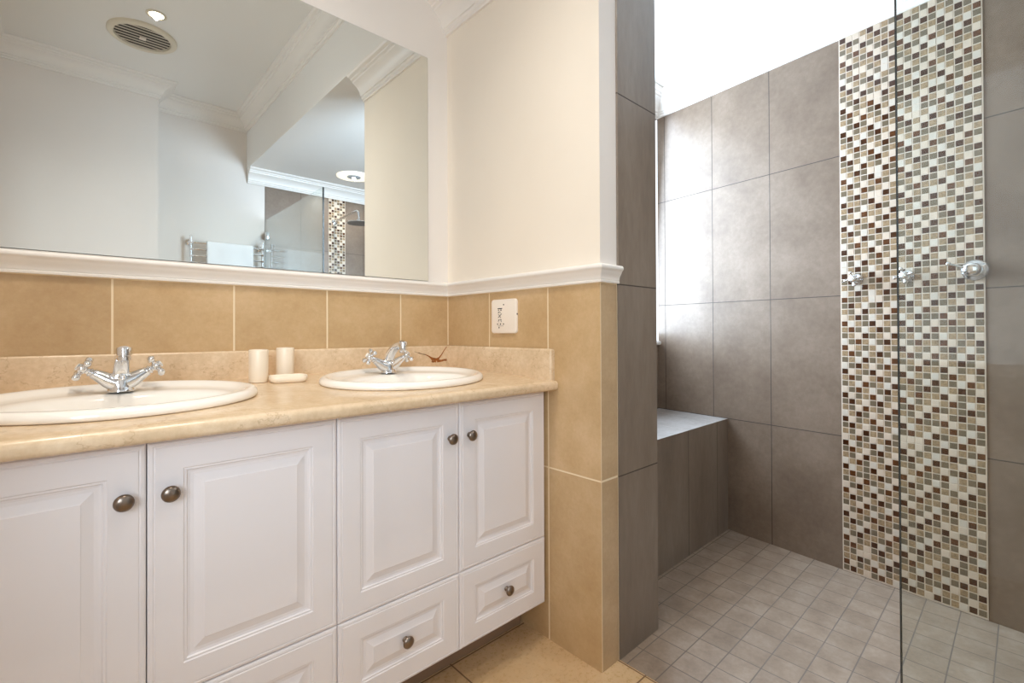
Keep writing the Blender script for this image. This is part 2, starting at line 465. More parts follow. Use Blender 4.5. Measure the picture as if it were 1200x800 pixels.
# shower window
wroot = bpy.data.objects.new('window_1', None); C.objects.link(wroot); wroot.location = (0, 0, 0)
struct(wroot, 'bright shower window above the bench')
bm = BM()
fy0, fy1, fw = YWIN+0.006, YWIN+0.036, 0.045
for a in ((wx0, wx0+fw, wz0, wz1), (wx0, wx1-0.03, wz0, wz0+fw), (wx0, wx1-0.03, wz1-fw, wz1), ((wx0+wx1)/2-0.02, (wx0+wx1)/2+0.02, wz0, wz1)):
    box(bm, a[0], a[1], fy0, fy1, a[2], a[3], 0.004)
struct(link('window_frame', bm, UPVC, wroot))
bm = BM(); box(bm, wx0+0.02, wx1-0.001, YWIN+0.012, YWIN+0.016, wz0+0.02, wz1-0.02)
struct(link('window_pane', bm, PANE, wroot))
bm = BM()
prof = [(YWIN+0.03, 0.985), (-0.205, 0.985)] + [(-0.205-0.008*math.sin(t*PI/6), 0.973+0.012*math.cos(t*PI/6)) for t in range(1, 6)] + [(-0.205, 0.961), (YWIN+0.03, 0.961)]
ring_loft(bm, [[(x, y, zz) for y, zz in prof] for x in (XT+0.001, 1.3945)])
struct(link('window_sill', bm, UPVC, wroot, smooth=40))

# ------------------------------------------------------------------ tiled bench
bm = BM()
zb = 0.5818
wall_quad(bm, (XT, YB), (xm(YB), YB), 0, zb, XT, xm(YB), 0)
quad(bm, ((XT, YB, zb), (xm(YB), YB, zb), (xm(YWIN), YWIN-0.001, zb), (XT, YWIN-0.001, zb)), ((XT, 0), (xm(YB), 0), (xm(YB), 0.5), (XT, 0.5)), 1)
bench = link('tiled_bench', bm, [GREY_BENCH, GREY_TOP_LIT])
tag(bench, 'low taupe tiled bench in the shower corner under the window', 'bench')

# ------------------------------------------------------------------ mosaic strips
MOS = [plain('mosaic_dark', srgb(64, 36, 18), 0.16, coat=0.25, var=0.25, vscale=90),
       plain('mosaic_brown', srgb(86, 52, 28), 0.16, coat=0.25, var=0.3, vscale=90),
       plain('mosaic_tan', srgb(150, 127, 98), 0.25, var=0.28, vscale=130, bump=0.5, bscale=260),
       plain('mosaic_taupe', srgb(110, 97, 78), 0.16, coat=0.3, var=0.06, vscale=40),
       plain('mosaic_cream', srgb(204, 187, 168), 0.3, coat=0.1, var=0.04, vscale=30),
       plain('mosaic_white', srgb(200, 190, 176), 0.3, coat=0.1, var=0.04, vscale=30), GROUT]
def mosaic(name, org, udir, ncol, pu, height, pv, label, flip_cols=12):
    """Small glass and stone squares on a grout bed; org = lower corner, udir = direction of the columns, outwards = udir x up."""
    u = Vector(udir).normalized(); n = Vector((u.y, -u.x, 0))
    up = Vector((0, 0, 1)); o = Vector(org)
    bm = BM()
    P = lambda a, b, c: o + u*a + up*b + n*c
    # bed
    w = ncol*pu + 0.002
    vs = [bm.verts.new(P(a, b, c)) for a in (-0.002, w) for b in (0, height) for c in (-0.002, 0.0035)]
    for q in ((0, 1, 3, 2), (4, 6, 7, 5), (0, 4, 5, 1), (2, 3, 7, 6), (0, 2, 6, 4), (1, 5, 7, 3)):
        bm.faces.new([vs[i] for i in q]).material_index = 6
    rows = int(math.ceil(height/pv)); g = 0.0032
    offs_a, offs_b = (0, 1, 3, 2), (1, 3, 0, 2)
    for c in range(ncol):
        sheet = c // flip_cols
        off = (offs_a if sheet == 0 else offs_b)[(c - sheet*flip_cols) % 4]
        for r in range(rows):
            top = height - r*pv; bot = top - pv
            if bot < -0.012: continue
            bot = max(bot, 0.0)
            k = (r - off) % 4
            band = (r // 12 + sheet) % 2
            kind = (0, 2, 3, 4)[k] if band == 0 else (0, 3, 2, 4)[k]
            if random.random() < 0.03: kind = random.choice((2, 3, 4))
            mi = {0: 0 if random.random() < 0.65 else 1, 2: 2, 3: 3, 4: 4 if random.random() < 0.6 else 5}[kind]
            a0, a1, b0, b1 = c*pu+g/2, (c+1)*pu-g/2, bot+g/2, top-g/2
            j = random.uniform(-0.0003, 0.0003); e = 0.0008
            lo = [bm.verts.new(P(a, b, 0.003)) for a, b in ((a0, b0), (a1, b0), (a1, b1), (a0, b1))]
            hi = [bm.verts.new(P(a, b, 0.0046+j)) for a, b in ((a0+e, b0+e), (a1-e, b0+e), (a1-e, b1-e), (a0+e, b1-e))]
            for i in range(4):
                bm.faces.new((lo[i], lo[(i+1) % 4], hi[(i+1) % 4], hi[i])).material_index = mi
            bm.faces.new(hi).material_index = mi
    ob = link(name, bm, MOS)
    return tag(ob, label, 'mosaic')
ym1, ym2 = -1.1494, -1.5968
mosaic('mosaic_panel', (xm(ym1), ym1, 0.002), (-PHI, -1, 0), 18, (ym1-ym2)*L/18, 2.318, 0.0257, 'wide brown and cream mosaic strip up the shower wall behind the taps')
mosaic('mosaic_panel', (0.599+6*0.0266, YN+0.006, 0.002), (-1, 0, 0), 6, 0.0266, 2.318, 0.0257, 'narrow mosaic strip behind the shower head, seen in the mirror', 12)

# ------------------------------------------------------------------ mirror
mir = thing('vanity_mirror', 'large frameless mirror on the white wall above the vanity', 'mirror')
bm = BM(); box(bm, XL+0.06, -0.1029, -0.0065, -0.0015, RAIL1+0.0005, 2.1918, 0.0006, 1)
bmesh.ops.recalc_face_normals(bm, faces=bm.faces[:])
for f in bm.faces:
    f.material_index = 0 if f.normal.y < -0.9 else 1
o = link('mirror_glass', bm, [MIRROR, MEDGE], mir)
bm = BM(); box(bm, XL+0.061, -0.1035, -0.0015, 0.0, RAIL1+0.001, 2.191)
link('backing', bm, MEDGE, mir)

# ------------------------------------------------------------------ vanity cabinets
YD = -0.583
def panel(bm, w, h, thick, loops):
    """Front panel in local XZ, front at y=0 facing -y, back at y=thick; loops: (inset, depth)."""
    pts = lambda i, d: [(i, d, i), (w-i, d, i), (w-i, d, h-i), (i, d, h-i)]
    ring_loft(bm, [pts(0, thick)] + [pts(i, d) for i, d in loops])
def door_loops(m): return [(0, 0.004), (0.003, 0.0012), (0.0075, 0.0004), (0.009, 0.0016), (0.0105, 0.0016), (0.012, 0.0), (m, 0.0), (m+0.002, 0.0022), (m+0.0055, 0.0022), (m+0.0075, 0.005), (m+0.012, 0.0062), (m+0.018, 0.0062), (m+0.034, 0.0014), (m+0.0355, 0.0004), (m+0.037, 0.0004)]
def knob(parent, x, z):
    bm = BM()
    lathe(bm, (x, 0, z), (0, -1, 0), [(0.0075, 0), (0.008, 0.002), (0.0055, 0.005), (0.0052, 0.010), (0.010, 0.0135), (0.0145, 0.016), (0.0157, 0.0185), (0.0148, 0.0215), (0.010, 0.0245), (0.003, 0.0258)], 26)
    return link('knob', bm, NICKEL, parent, smooth=50)
cab_lab = ('white vanity unit under the basin farther from the socket', 'white vanity unit with two doors and drawers next to the socket wall')
for ci, (x0, xmid, x1) in enumerate(((-1.451, -1.0905, -0.7294), (-0.7294, -0.3708, -0.012))):
    cab = thing('vanity_cabinet', cab_lab[ci], 'cabinet', ((x0+x1)/2, YD, 0), group='white vanity units')
    ox = (x0+x1)/2
    bm = BM(); xa_, xb_ = x0-ox+0.0006, x1-ox-0.0006
    for q in ((xa_, xa_+0.016, 0.021, 0.58, 0.131, 0.848), (xb_-0.016, xb_, 0.021, 0.58, 0.131, 0.848), (xa_+0.016, xb_-0.016, 0.021, 0.564, 0.131, 0.147), (xa_+0.016, xb_-0.016, 0.564, 0.58, 0.131, 0.848), (xa_+0.016, xb_-0.016, 0.021, 0.037, 0.345, 0.361), (xa_+0.016, xb_-0.016, 0.021, 0.037, 0.832, 0.848)): box(bm, *q)
    link('body', bm, CARCASS, cab)
    bm = BM(); box(bm, x0-ox, x1-ox, YD*-1-0.4585, YD*-1-0.44, 0.001, 0.131)
    link('toe_kick', bm, KICK, cab)
    if ci == 0:
        bm = BM(); box(bm, XL-ox+0.002, x0-ox, 0.006, 0.024, 0.131, 0.848)
        link('filler_strip', bm, CABINET, cab)
    g = 0.0010
    for a, b, side in ((x0, xmid, 1), (xmid, x1, -1)):
        w = b-a-2*g
        zd0, zd1 = 0.3514+g, 0.842
        bm = BM(); panel(bm, w, zd1-zd0, 0.02, door_loops(0.0555))
        d = link('door', bm, CABINET, cab, loc=(a+g-ox, 0, zd0))
        knob(d, (w-0.0335) if side > 0 else 0.0335, 0.745-zd0)
        zr0, zr1 = 0.129, 0.3514-g
        bm = BM(); panel(bm, w, zr1-zr0, 0.02, door_loops(0.0545))
        d = link('drawer', bm, CABINET, cab, loc=(a+g-ox, 0, zr0))
        knob(d, w/2, 0.241-zr0)

# ------------------------------------------------------------------ countertop with upstands
SL = 0.0361
TILT = math.atan(SL)
def ct(y, h=0.0): return 0.882 + SL*(y+0.63) + h
SINKS = ((-1.109, -0.328), (-0.403, -0.341))
counter = thing('countertop', 'cream marble countertop with rounded front edge over the white units', 'countertop')
xa, xb = XL+0.002, -0.002
bm = BM()
yf, yb_ = -0.622, -0.001
outer = [bm.verts.new((x, y, ct(y))) for x, y in ((xa, yf), (xb, yf), (xb, yb_), (xa, yb_))]
edges = [bm.edges.new((outer[i], outer[(i+1) % 4])) for i in range(4)]
for sx, sy in SINKS:
    ring = [bm.verts.new((sx+0.235*math.cos(2*PI*i/48), sy+0.18*math.sin(2*PI*i/48), ct(sy+0.18*math.sin(2*PI*i/48)))) for i in range(48)]
    edges += [bm.edges.new((ring[i], ring[(i+1) % 48])) for i in range(48)]
bmesh.ops.triangle_fill(bm, use_beauty=True, use_dissolve=False, edges=edges)
zt = ct(yf); zbm = 0.850
front = [(yf, zt)] + [(yf-0.013*math.sin(t*PI/2/5), zt-0.013*(1-math.cos(t*PI/2/5))) for t in range(1, 6)] + \
        [(yf-0.013*math.cos(t*PI/2/5), zbm+0.010-0.010*math.sin(t*PI/2/5)) for t in range(0, 6)] + [(-0.56, zbm)]
fl = [[bm.verts.new((x, y, zz)) for x in (xa, xb)] for y, zz in front]
for p, q in zip(fl, fl[1:]): bm.faces.new((p[0], p[1], q[1], q[0]))
bm.faces.new([r[1] for r in fl] + [bm.verts.new((xb, -0.56, ct(-0.56)))])
bmesh.ops.remove_doubles(bm, verts=bm.verts[:], dist=0.0003)
link('slab', bm, STONE, counter, smooth=35)
def upstand(x0, x1, y0, y1, fn0, fn1, name):
    bm = BM()
    vs = []
    for x in (x0, x1):
        for y in (y0, y1):
            vs += [bm.verts.new((x, y, ct(y)-0.0002)), bm.verts.new((x, y, fn1(x, y)))]
    fs = [bm.faces.new([vs[i] for i in q]) for q in ((0, 1, 3, 2), (4, 6, 7, 5), (0, 4, 5, 1), (2, 3, 7, 6), (0, 2, 6, 4), (1, 5, 7, 3))]
    bm.normal_update()
    es = [e for e in bm.edges if all(v.co.z > 0.95 for v in e.verts)]
    if name == 'side':
        es += [e for e in bm.edges if all(abs(v.co.y - y0) < 1e-4 and abs(v.co.x-x0) < 1e-4 for v in e.verts)]
    bmesh.ops.bevel(bm, geom=es, offset=0.007, segments=4, profile=0.5, affect='EDGES')
    return link('upstand', bm, STONE, counter, smooth=35)
up_a = upstand(xa, -0.0205, -0.020, -0.0005, None, lambda x, y: 0.9885 - 0.003*x*0 + (0.004 if x < -1 else 0), 'back')
up_b = upstand(-0.020, -0.0005, -0.6185, -0.0005, None, lambda x, y: 0.9885, 'side')
# rusty crack in the corner of the back upstand
bm = BM()
def ribbon(pts, y=-0.0203):
    for (xA, zA, wA), (xB_, zB, wB) in zip(pts, pts[1:]):
        d = Vector((xB_-xA, zB-zA)).normalized(); n2 = Vector((-d.y, d.x))
        quad(bm, ((xA+n2.x*wA, y, zA+n2.y*wA), (xB_+n2.x*wB, y, zB+n2.y*wB), (xB_-n2.x*wB, y, zB-n2.y*wB), (xA-n2.x*wA, y, zA-n2.y*wA)))
def spread(pts): return [(-0.0215+(x+0.022)*1.75, 0.983+(zz-0.974)*1.3, w*1.5) for x, zz, w in pts]
ribbon(spread([(-0.022, 0.974, 0.0010), (-0.030, 0.962, 0.0013), (-0.037, 0.949, 0.0015), (-0.044, 0.939, 0.0022), (-0.052, 0.931, 0.006), (-0.060, 0.933, 0.006), (-0.066, 0.939, 0.003), (-0.074, 0.946, 0.0016), (-0.082, 0.951, 0.0010)]))
ribbon(spread([(-0.050, 0.929, 0.004), (-0.038, 0.929, 0.003), (-0.030, 0.931, 0.0025), (-0.022, 0.931, 0.003)]), -0.0204)
ribbon(spread([(-0.045, 0.940, 0.001), (-0.06, 0.927, 0.003), (-0.066, 0.928, 0.001)]), -0.0205)
link('rust_stain', bm, STAIN, up_a)
bm = BM()
ribbon(spread([(-0.082, 0.951, 0.0010), (-0.092, 0.9535, 0.0007), (-0.100, 0.957, 0.0012), (-0.103, 0.958, 0.0005), (-0.112, 0.962, 0.0004)]))
link('crack', bm, CRACK, up_a)

# ------------------------------------------------------------------ basins
def make_basin(label, loc):
    root = thing('washbasin', label, 'basin', loc, (TILT, 0, 0), 'oval washbasins in the marble top')
    bm = BM(); N = 72
    def el(a, b, h, cy=0.0): return [(a*math.cos(2*PI*i/N), cy + b*math.sin(2*PI*i/N), h) for i in range(N)]
    A, B = 0.268, 0.212
    L_ = [(0.232, 0.176, 0.0005, 0), (A-0.004, B-0.004, 0.0008, 0), (A, B, 0.004, 0), (A, B, 0.010, 0), (A-0.003, B-0.003, 0.017, 0), (A-0.010, B-0.010, 0.0215, 0), (A-0.018, B-0.017, 0.022, 0), (A-0.027, B-0.026, 0.0185, 0),
          (A-0.036, B-0.034, 0.0125, 0), (A-0.046, B-0.043, 0.0085, 0), (0.212, 0.150, 0.0065, -0.010), (0.203, 0.134, 0.004, -0.028), (0.197, 0.128, -0.006, -0.032), (0.186, 0.119, -0.035, -0.032),
          (0.160, 0.102, -0.080, -0.030), (0.118, 0.076, -0.115, -0.028), (0.06, 0.04, -0.132, -0.026), (0.024, 0.024, -0.136, -0.025)]
    ring_loft(bm, [el(a, b, h, cy) for a, b, h, cy in L_], False, True)
    link('bowl', bm, PORCELAIN, root, smooth=60)
    bm = BM(); lathe(bm, (0, -0.025, -0.1358), (0, 0, 1), [(0.023, 0), (0.024, 0.002), (0.018, 0.004), (0.012, 0.002), (0.002, 0.002)], 24)
    link('drain', bm, CHROME, root, smooth=40)
    return root
def sink_loc(i): return (SINKS[i][0], SINKS[i][1], ct(SINKS[i][1]))
b0 = make_basin('oval white washbasin farther from the socket wall, beside the cream cups', sink_loc(0))
dup(b0, sink_loc(1), 'oval white washbasin nearer the socket wall and rusty corner')

# ------------------------------------------------------------------ basin taps
def make_faucet(label, loc, rz):
    root = thing('basin_tap', label, 'tap', loc, (0, 0, rz), 'chrome two handle basin taps')
    bm = BM()
    # pedestal body flaring into two arms
    N = 28
    el = lambda a, b, h: [(a*math.cos(2*PI*i/N), b*math.sin(2*PI*i/N), h) for i in range(N)]
    ring_loft(bm, [el(0.0275, 0.024, 0), el(0.0275, 0.024, 0.004), el(0.0245, 0.021, 0.008), el(0.026, 0.0195, 0.018), el(0.033, 0.0188, 0.030), el(0.032, 0.018, 0.037), el(0.022, 0.0172, 0.044), el(0.014, 0.015, 0.049)])
    for s in (-1, 1):
        tube(bm, [(s*0.010, 0, 0.022), (s*0.026, 0, 0.030), (s*0.040, 0, 0.0395), (s*0.050, 0, 0.0455)], [0.021, 0.0180, 0.0140, 0.0112], 18)
    link('body', bm, CHROME, root, smooth=50)
    bm = BM()
    path = smooth_path([(0, 0.004, 0.004), (0, 0.002, 0.030), (0, -0.008, 0.054), (0, -0.030, 0.077), (0, -0.060, 0.093), (0, -0.096, 0.1005)], 5)
    n = len(path)
    # squarish section spout
    loops = []
    for i, p in enumerate(path):
        d = (path[min(i+1, n-1)]-path[max(i-1, 0)]).normalized(); x = Vector((1, 0, 0)); y = d.cross(x)
        t = i/(n-1); r = 0.0182*(1-t)+0.0128*t
        loops.append([p + (x*math.copysign(abs(math.cos(a))**0.75, math.cos(a)) + y*math.copysign(abs(math.sin(a))**0.75, math.sin(a))*0.85)*r for a in [2*PI*k/24 for k in range(24)]])
    ring_loft(bm, loops)
    link('spout', bm, CHROME, root, smooth=50)
    bm = BM(); lathe(bm, (0, -0.100, 0.079), (0, 0.04, 1), [(0.010, 0), (0.0128, 0.0005), (0.0132, 0.008), (0.0115, 0.009), (0.0115, 0.0105), (0.0145, 0.0115), (0.0150, 0.026), (0.0135, 0.0295), (0.006, 0.0305)], 26)
    link('aerator', bm, CHROME, root, smooth=40)
    bm = BM(); lathe(bm, (0, -0.0175, 0.034), (0, -1, 0.25), [(0.007, 0), (0.0072, 0.003), (0.005, 0.0045), (0.003, 0.003), (0.001, 0.003)], 18)
    link('chain_hole', bm, CHROME, root, smooth=40)
    for s in (-1, 1):
        ax = Vector((s*0.84, 0, 0.54)).normalized(); o = Vector((s*0.047, 0, 0.0437))
        bm = BM()
        lathe(bm, o, ax, [(0.0105, 0), (0.0118, 0.002), (0.0118, 0.005), (0.009, 0.0065), (0.0088, 0.008), (0.0105, 0.0095), (0.0105, 0.012), (0.0075, 0.0135), (0.007, 0.018), (0.0105, 0.020), (0.0125, 0.025), (0.0125, 0.031), (0.0105, 0.034), (0.009, 0.035), (0.009, 0.037), (0.004, 0.038)], 22)
        x, y, a = basis(ax)
        c = o + ax*0.0265
        for k in range(4):
            d = (x*math.cos(k*PI/2+0.6) + y*math.sin(k*PI/2+0.6))
            lathe(bm, c + d*0.010, d, [(0.0058, 0), (0.0048, 0.005), (0.0046, 0.009), (0.0066, 0.0115), (0.0080, 0.016), (0.0074, 0.0205), (0.0045, 0.023), (0.001, 0.0237)], 12)
        h = link('handle', bm, CHROME, root, smooth=50)
        bm = BM(); lathe(bm, o + ax*0.0375, ax, [(0.0078, 0), (0.0078, 0.0012), (0.005, 0.0022), (0.001, 0.0025)], 18)
        link('index_cap', bm, PORCELAIN, h, smooth=50)
    return root
f0 = make_faucet('chrome cross handle tap on the basin beside the cream cups', (-1.106, -0.2, ct(-0.2, 0.0095)), 0.0)
f1 = dup(f0, (-0.391, -0.2, ct(-0.2, 0.0095)), 'chrome cross handle tap on the basin nearer the socket wall')

# ------------------------------------------------------------------ cups and soap dish
def cup(loc, label):
    bm = BM()
    r, h = 0.0262, 0.0965
    lathe(bm, (0, 0, 0), (0, 0, 1), [(r-0.004, 0), (r-0.001, 0.001), (r, 0.004), (r, h-0.003), (r-0.0008, h-0.0006), (r-0.002, h), (r-0.004, h-0.001), (r-0.0045, h-0.005), (r-0.0045, 0.006), (0.002, 0.005)], 40)
    o = link('tumbler', bm, CERAMIC, smooth=45, loc=loc, rot=(TILT, 0, 0))
    return tag(o, label, 'cup', 'cream tumblers on the marble top')
cup((-0.785, -0.140, ct(-0.140)+0.0003), 'cream tumbler nearer the front edge, at one end of the soap dish')
cup((-0.693, -0.085, ct(-0.085)+0.0003), 'cream tumbler set farther back, directly behind the soap dish')
bm = BM()
def rrect(a, b, r, z, n=6):
    o = []
    for cx, cy, a0 in ((a-r, b-r, 0), (-(a-r), b-r, 90), (-(a-r), -(b-r), 180), (a-r, -(b-r), 270)):
        for k in range(n+1):
            t = math.radians(a0 + 90*k/n); o.append((cx+r*math.cos(t), cy+r*math.sin(t), z))
    return o
A_, B_ = 0.052, 0.034
ring_loft(bm, [rrect(A_-0.007, B_-0.007, 0.02, 0), rrect(A_-0.003, B_-0.003, 0.022, 0.002), rrect(A_, B_, 0.022, 0.008), rrect(A_, B_, 0.022, 0.0185), rrect(A_-0.001, B_-0.001, 0.021, 0.0195), rrect(A_-0.0035, B_-0.0035, 0.02, 0.0195), rrect(A_-0.0045, B_-0.0045, 0.02, 0.018), rrect(A_-0.006, B_-0.006, 0.018, 0.006), rrect(A_-0.012, B_-0.012, 0.015, 0.005)])
dish = link('soap_dish', bm, CERAMIC, smooth=45, loc=(-0.712, -0.178, ct(-0.178)+0.0003), rot=(TILT, 0, math.radians(-8)))
tag(dish, 'low cream oblong soap dish in front of the two tumblers', 'soap dish')

# ------------------------------------------------------------------ shaver socket
sock = thing('shaver_socket', 'white shaver socket plate on the beige tiles under the rail', 'socket', (XB, -0.370, 1.104))
bm = BM()
def rr_yz(a, b, r, x): return [(x, p[0], p[1]) for p in rrect(a, b, r, 0)]
ring_loft(bm, [rr_yz(0.0695, 0.064, 0.012, -0.0003), rr_yz(0.0695, 0.064, 0.012, -0.007), rr_yz(0.068, 0.0625, 0.011, -0.0095), rr_yz(0.0655, 0.060, 0.010, -0.0105)])
link('plate', bm, PLASTIC, sock, smooth=45)
def mark(name, y0, y1, z0, z1, d=-0.0108):
    bm = BM(); box(bm, d, -0.0104, min(y0, y1), max(y0, y1), z0, z1)
    return link(name, bm, BLACK, sock)
bm = BM()
def mk(y0, y1, z0, z1, d=-0.0108): box(bm, d, -0.0104, min(y0, y1), max(y0, y1), z0, z1)
# local y runs towards the vanity corner as it grows; the print sits left of the middle
yc = 0.018
mk(yc-0.013, yc+0.013, 0.0275, 0.031)                         # long bar at the top
mk(yc+0.005, yc+0.010, 0.021, 0.0255); mk(yc-0.009, yc-0.003, 0.021, 0.0255)
mk(yc-0.002, yc+0.008, 0.0165, 0.018); mk(yc+0.006, yc+0.010, 0.012, 0.0165); mk(yc-0.006, yc, 0.013, 0.0145)
for k in range(5):                                             # wavy plug symbol
    mk(yc-0.010+k*0.004, yc-0.006+k*0.004, 0.007-k*0.003, 0.010-k*0.003)
    mk(yc+0.006-k*0.003, yc+0.009-k*0.003, 0.006-k*0.003, 0.0085-k*0.003)
mk(yc-0.008, yc-0.004, -0.016, -0.011); mk(yc+0.004, yc+0.009, -0.016, -0.012); mk(yc-0.003, yc+0.002, -0.013, -0.0115)
mk(yc+0.007, yc+0.010, -0.021, -0.018); mk(yc-0.009, yc-0.006, -0.021, -0.018)
mk(yc-0.020, yc+0.013, -0.0365, -0.0355)
link('printed_symbols', bm, BLACK, sock)
for hy, hz in ((0.0345, -0.029), (0.0175, -0.029), (0.001, -0.029), (0.026, -0.042), (0.000, 0.0435)):
    bm = BM(); lathe(bm, (-0.0104, hy-0.003, hz), (-1, 0, 0), [(0.0030, 0), (0.0030, 0.0004), (0.001, 0.0005)], 14)
    link('socket_hole', bm, BLACK, sock)
bm = BM(); box(bm, -0.006, -0.002, -0.0705, -0.0694, 0.004, 0.010)
link('side_catch', bm, BLACK, sock)

# ------------------------------------------------------------------ shower taps on the mosaic
NM = Vector((-1, PHI, 0)).normalized(); UM = Vector((-PHI, -1, 0)).normalized()
def shower_tap(y, z, label):
    p = Vector((xm(y), y, z)) + NM*0.0068
    root = thing('shower_tap', label, 'shower tap', p, group='cross handle shower taps on the mosaic')
    bm = BM(); lathe(bm, (0, 0, 0), NM, [(0.0225, 0), (0.0228, 0.003), (0.020, 0.006), (0.0135, 0.010), (0.012, 0.016), (0.014, 0.020), (0.0125, 0.024)], 30)
    link('flange', bm, CHROME, root, smooth=45)
    bm = BM()
    lathe(bm, NM*0.023, NM, [(0.010, 0), (0.0115, 0.003), (0.009, 0.010), (0.0125, 0.014), (0.0145, 0.022), (0.0145, 0.030), (0.012, 0.034), (0.006, 0.0355)], 24)
    x, yv, a = basis(NM); c = NM*0.049
    for k in range(4):
        d = x*math.cos(k*PI/2+0.25) + yv*math.sin(k*PI/2+0.25)
        lathe(bm, c + d*0.010, d, [(0.0050, 0), (0.0042, 0.006), (0.0042, 0.010), (0.0062, 0.013), (0.0072, 0.017), (0.0062, 0.021), (0.003, 0.0235)], 12)
    h = link('handle', bm, CHROME, root, smooth=50)
    bm = BM(); lathe(bm, NM*0.0583, NM, [(0.0085, 0), (0.0085, 0.0015), (0.005, 0.0028), (0.001, 0.003)], 18)
    link('index_cap', bm, PORCELAIN, h, smooth=50)
    return root
shower_tap(-1.209, 1.262, 'chrome cross handle shower tap at the edge of the mosaic, farthest from the lever mixer')
shower_tap(-1.378, 1.260, 'chrome cross handle shower tap in the middle of the mosaic strip')
ym_ = -1.573
mix = thing('shower_mixer', 'chrome round shower mixer with a thin lever on the mosaic', 'shower mixer', Vector((xm(ym_), ym_, 1.264)) + NM*0.0068)
bm = BM(); lathe(bm, (0, 0, 0), NM, [(0.0375, 0), (0.0380, 0.002), (0.034, 0.008), (0.026, 0.013), (0.0235, 0.016)], 36)
link('escutcheon', bm, CHROME, mix, smooth=45)
bm = BM(); lathe(bm, NM*0.014, NM, [(0.0215, 0), (0.0215, 0.016), (0.0235, 0.018), (0.0235, 0.040), (0.021, 0.045), (0.014, 0.048), (0.004, 0.049)], 30)
link('cartridge_cap', bm, CHROME, mix, smooth=45)
bm = BM()
a0 = NM*0.040 - UM*0.018 + Vector((0, 0, 0.006)); a1 = NM*0.060 - UM*0.058 + Vector((0, 0, 0.024))
tube(bm, [a0, a0.lerp(a1, 0.5), a0.lerp(a1, 0.85), a1], [0.0045, 0.0038, 0.004, 0.0045], 14)
lathe(bm, a1, a1-a0, [(0.004, -0.004), (0.0068, 0), (0.0072, 0.004), (0.005, 0.008), (0.001, 0.0095)], 16)
link('lever', bm, CHROME, mix, smooth=50)

# ------------------------------------------------------------------ shower head, seen in the mirror
ys0 = YN+0.012
sh = thing('rain_shower', 'round chrome rain shower head on a bent wall arm, seen in the mirror', 'shower head', (0.655, ys0, 2.10))
bm = BM(); lathe(bm, (0, 0, 0), (0, 1, 0), [(0.026, 0), (0.026, 0.004), (0.014, 0.008), (0.012, 0.012)], 24)
link('wall_flange', bm, CHROME, sh, smooth=45)
bm = BM(); tube(bm, smooth_path([(0, 0.008, 0), (0.005, 0.2, 0.012), (0.012, 0.42, 0.022), (0.015, 0.47, 0.015), (0.016, 0.485, -0.02), (0.016, 0.485, -0.06)], 6), 0.0105, 16)
link('arm', bm, CHROME, sh, smooth=60)
bm = BM(); lathe(bm, (0.016, 0.485, -0.095), (0, 0, 1), [(0.10, 0.001), (0.105, 0.004), (0.104, 0.008), (0.06, 0.014), (0.022, 0.020), (0.016, 0.034), (0.012, 0.040)], 40)
hd = link('head', bm, CHROME, sh, smooth=45)
bm = BM(); lathe(bm, (0.016, 0.485, -0.0952), (0, 0, 1), [(0.097, 0), (0.098, 0.001), (0.002, 0.0012)], 40)
link('spray_face', bm, SPRAY, hd, smooth=45)

# ------------------------------------------------------------------ glass shower screen
XG = 0.0456
scr = thing('shower_screen', 'clear frameless glass panel standing at the edge of the shower floor', 'glass screen', (XG, -1.519, 0))
bm = BM()
box(bm, -0.006, 0.006, YN+0.012+1.519, 0.0, 0.003, 2.0226, 0.0022, 1)
bmesh.ops.recalc_face_normals(bm, faces=bm.faces[:])
for f in bm.faces: f.material_index = 1 if f.normal.y > 0.3 else 0
link('glass_pane', bm, [GLASS, GEDGE], scr)
for zc in (1.88, 0.30):
    bm = BM(); box(bm, -0.014, 0.014, YN+0.0062+1.519, YN+0.066+1.519, zc-0.03, zc+0.03, 0.002)
    link('wall_bracket', bm, CHROME, scr, smooth=30)

# ------------------------------------------------------------------ towel rail and towel, seen in the mirror
rl = thing('towel_rail', 'chrome ladder towel rail on the white wall, seen in the mirror', 'towel rail', (-0.25, YN+0.075, 0))
for sx in (-0.262, 0.252):
    bm = BM(); tube(bm, [(sx, 0, 1.02), (sx, 0, 1.808)], 0.010, 16); link('upright', bm, CHROME, rl, smooth=50)
    for zc in (1.765, 1.08):
        bm = BM(); lathe(bm, (sx, -0.073, zc), (0, 1, 0), [(0.026, 0), (0.026, 0.006), (0.011, 0.010), (0.010, 0.066)], 22); link('wall_mount', bm, CHROME, rl, smooth=45)
for k in range(14):
    zc = 1.752 - 0.052*k
    bm = BM(); tube(bm, smooth_path([(-0.262, 0.006, zc), (-0.24, 0.024, zc), (-0.12, 0.040, zc), (0, 0.046, zc), (0.12, 0.040, zc), (0.23, 0.024, zc), (0.252, 0.006, zc)], 4), 0.008, 12)
    link('bar', bm, CHROME, rl, smooth=60)
bm = BM()
N, W0, W1 = 30, -0.165, 0.165
def tow(x, z, side):
    bow = 0.046 - 0.35*(x/0.5)**2*0.1
    return (x, bow + side*(0.015 + 0.0025*math.sin(x*38+z*5)), z)
zs = [1.20 + (1.752-1.20)*k/12 for k in range(13)]
loops = []
prof_z = [(z_, 1) for z_ in zs] + [(1.763, 0.6), (1.768, 0.0), (1.763, -0.6)] + [(z_, -1) for z_ in zs[::-1] if z_ > 1.40]
cols = [[bm.verts.new(tow(W0+(W1-W0)*i/N, z_, s_)) for z_, s_ in prof_z] for i in range(N+1)]
for a, b in zip(cols, cols[1:]):
    for i in range(len(a)-1): bm.faces.new((a[i], a[i+1], b[i+1], b[i]))
tw = link('towel', bm, COTTON, smooth=80, loc=(-0.25, YN+0.075, 0))
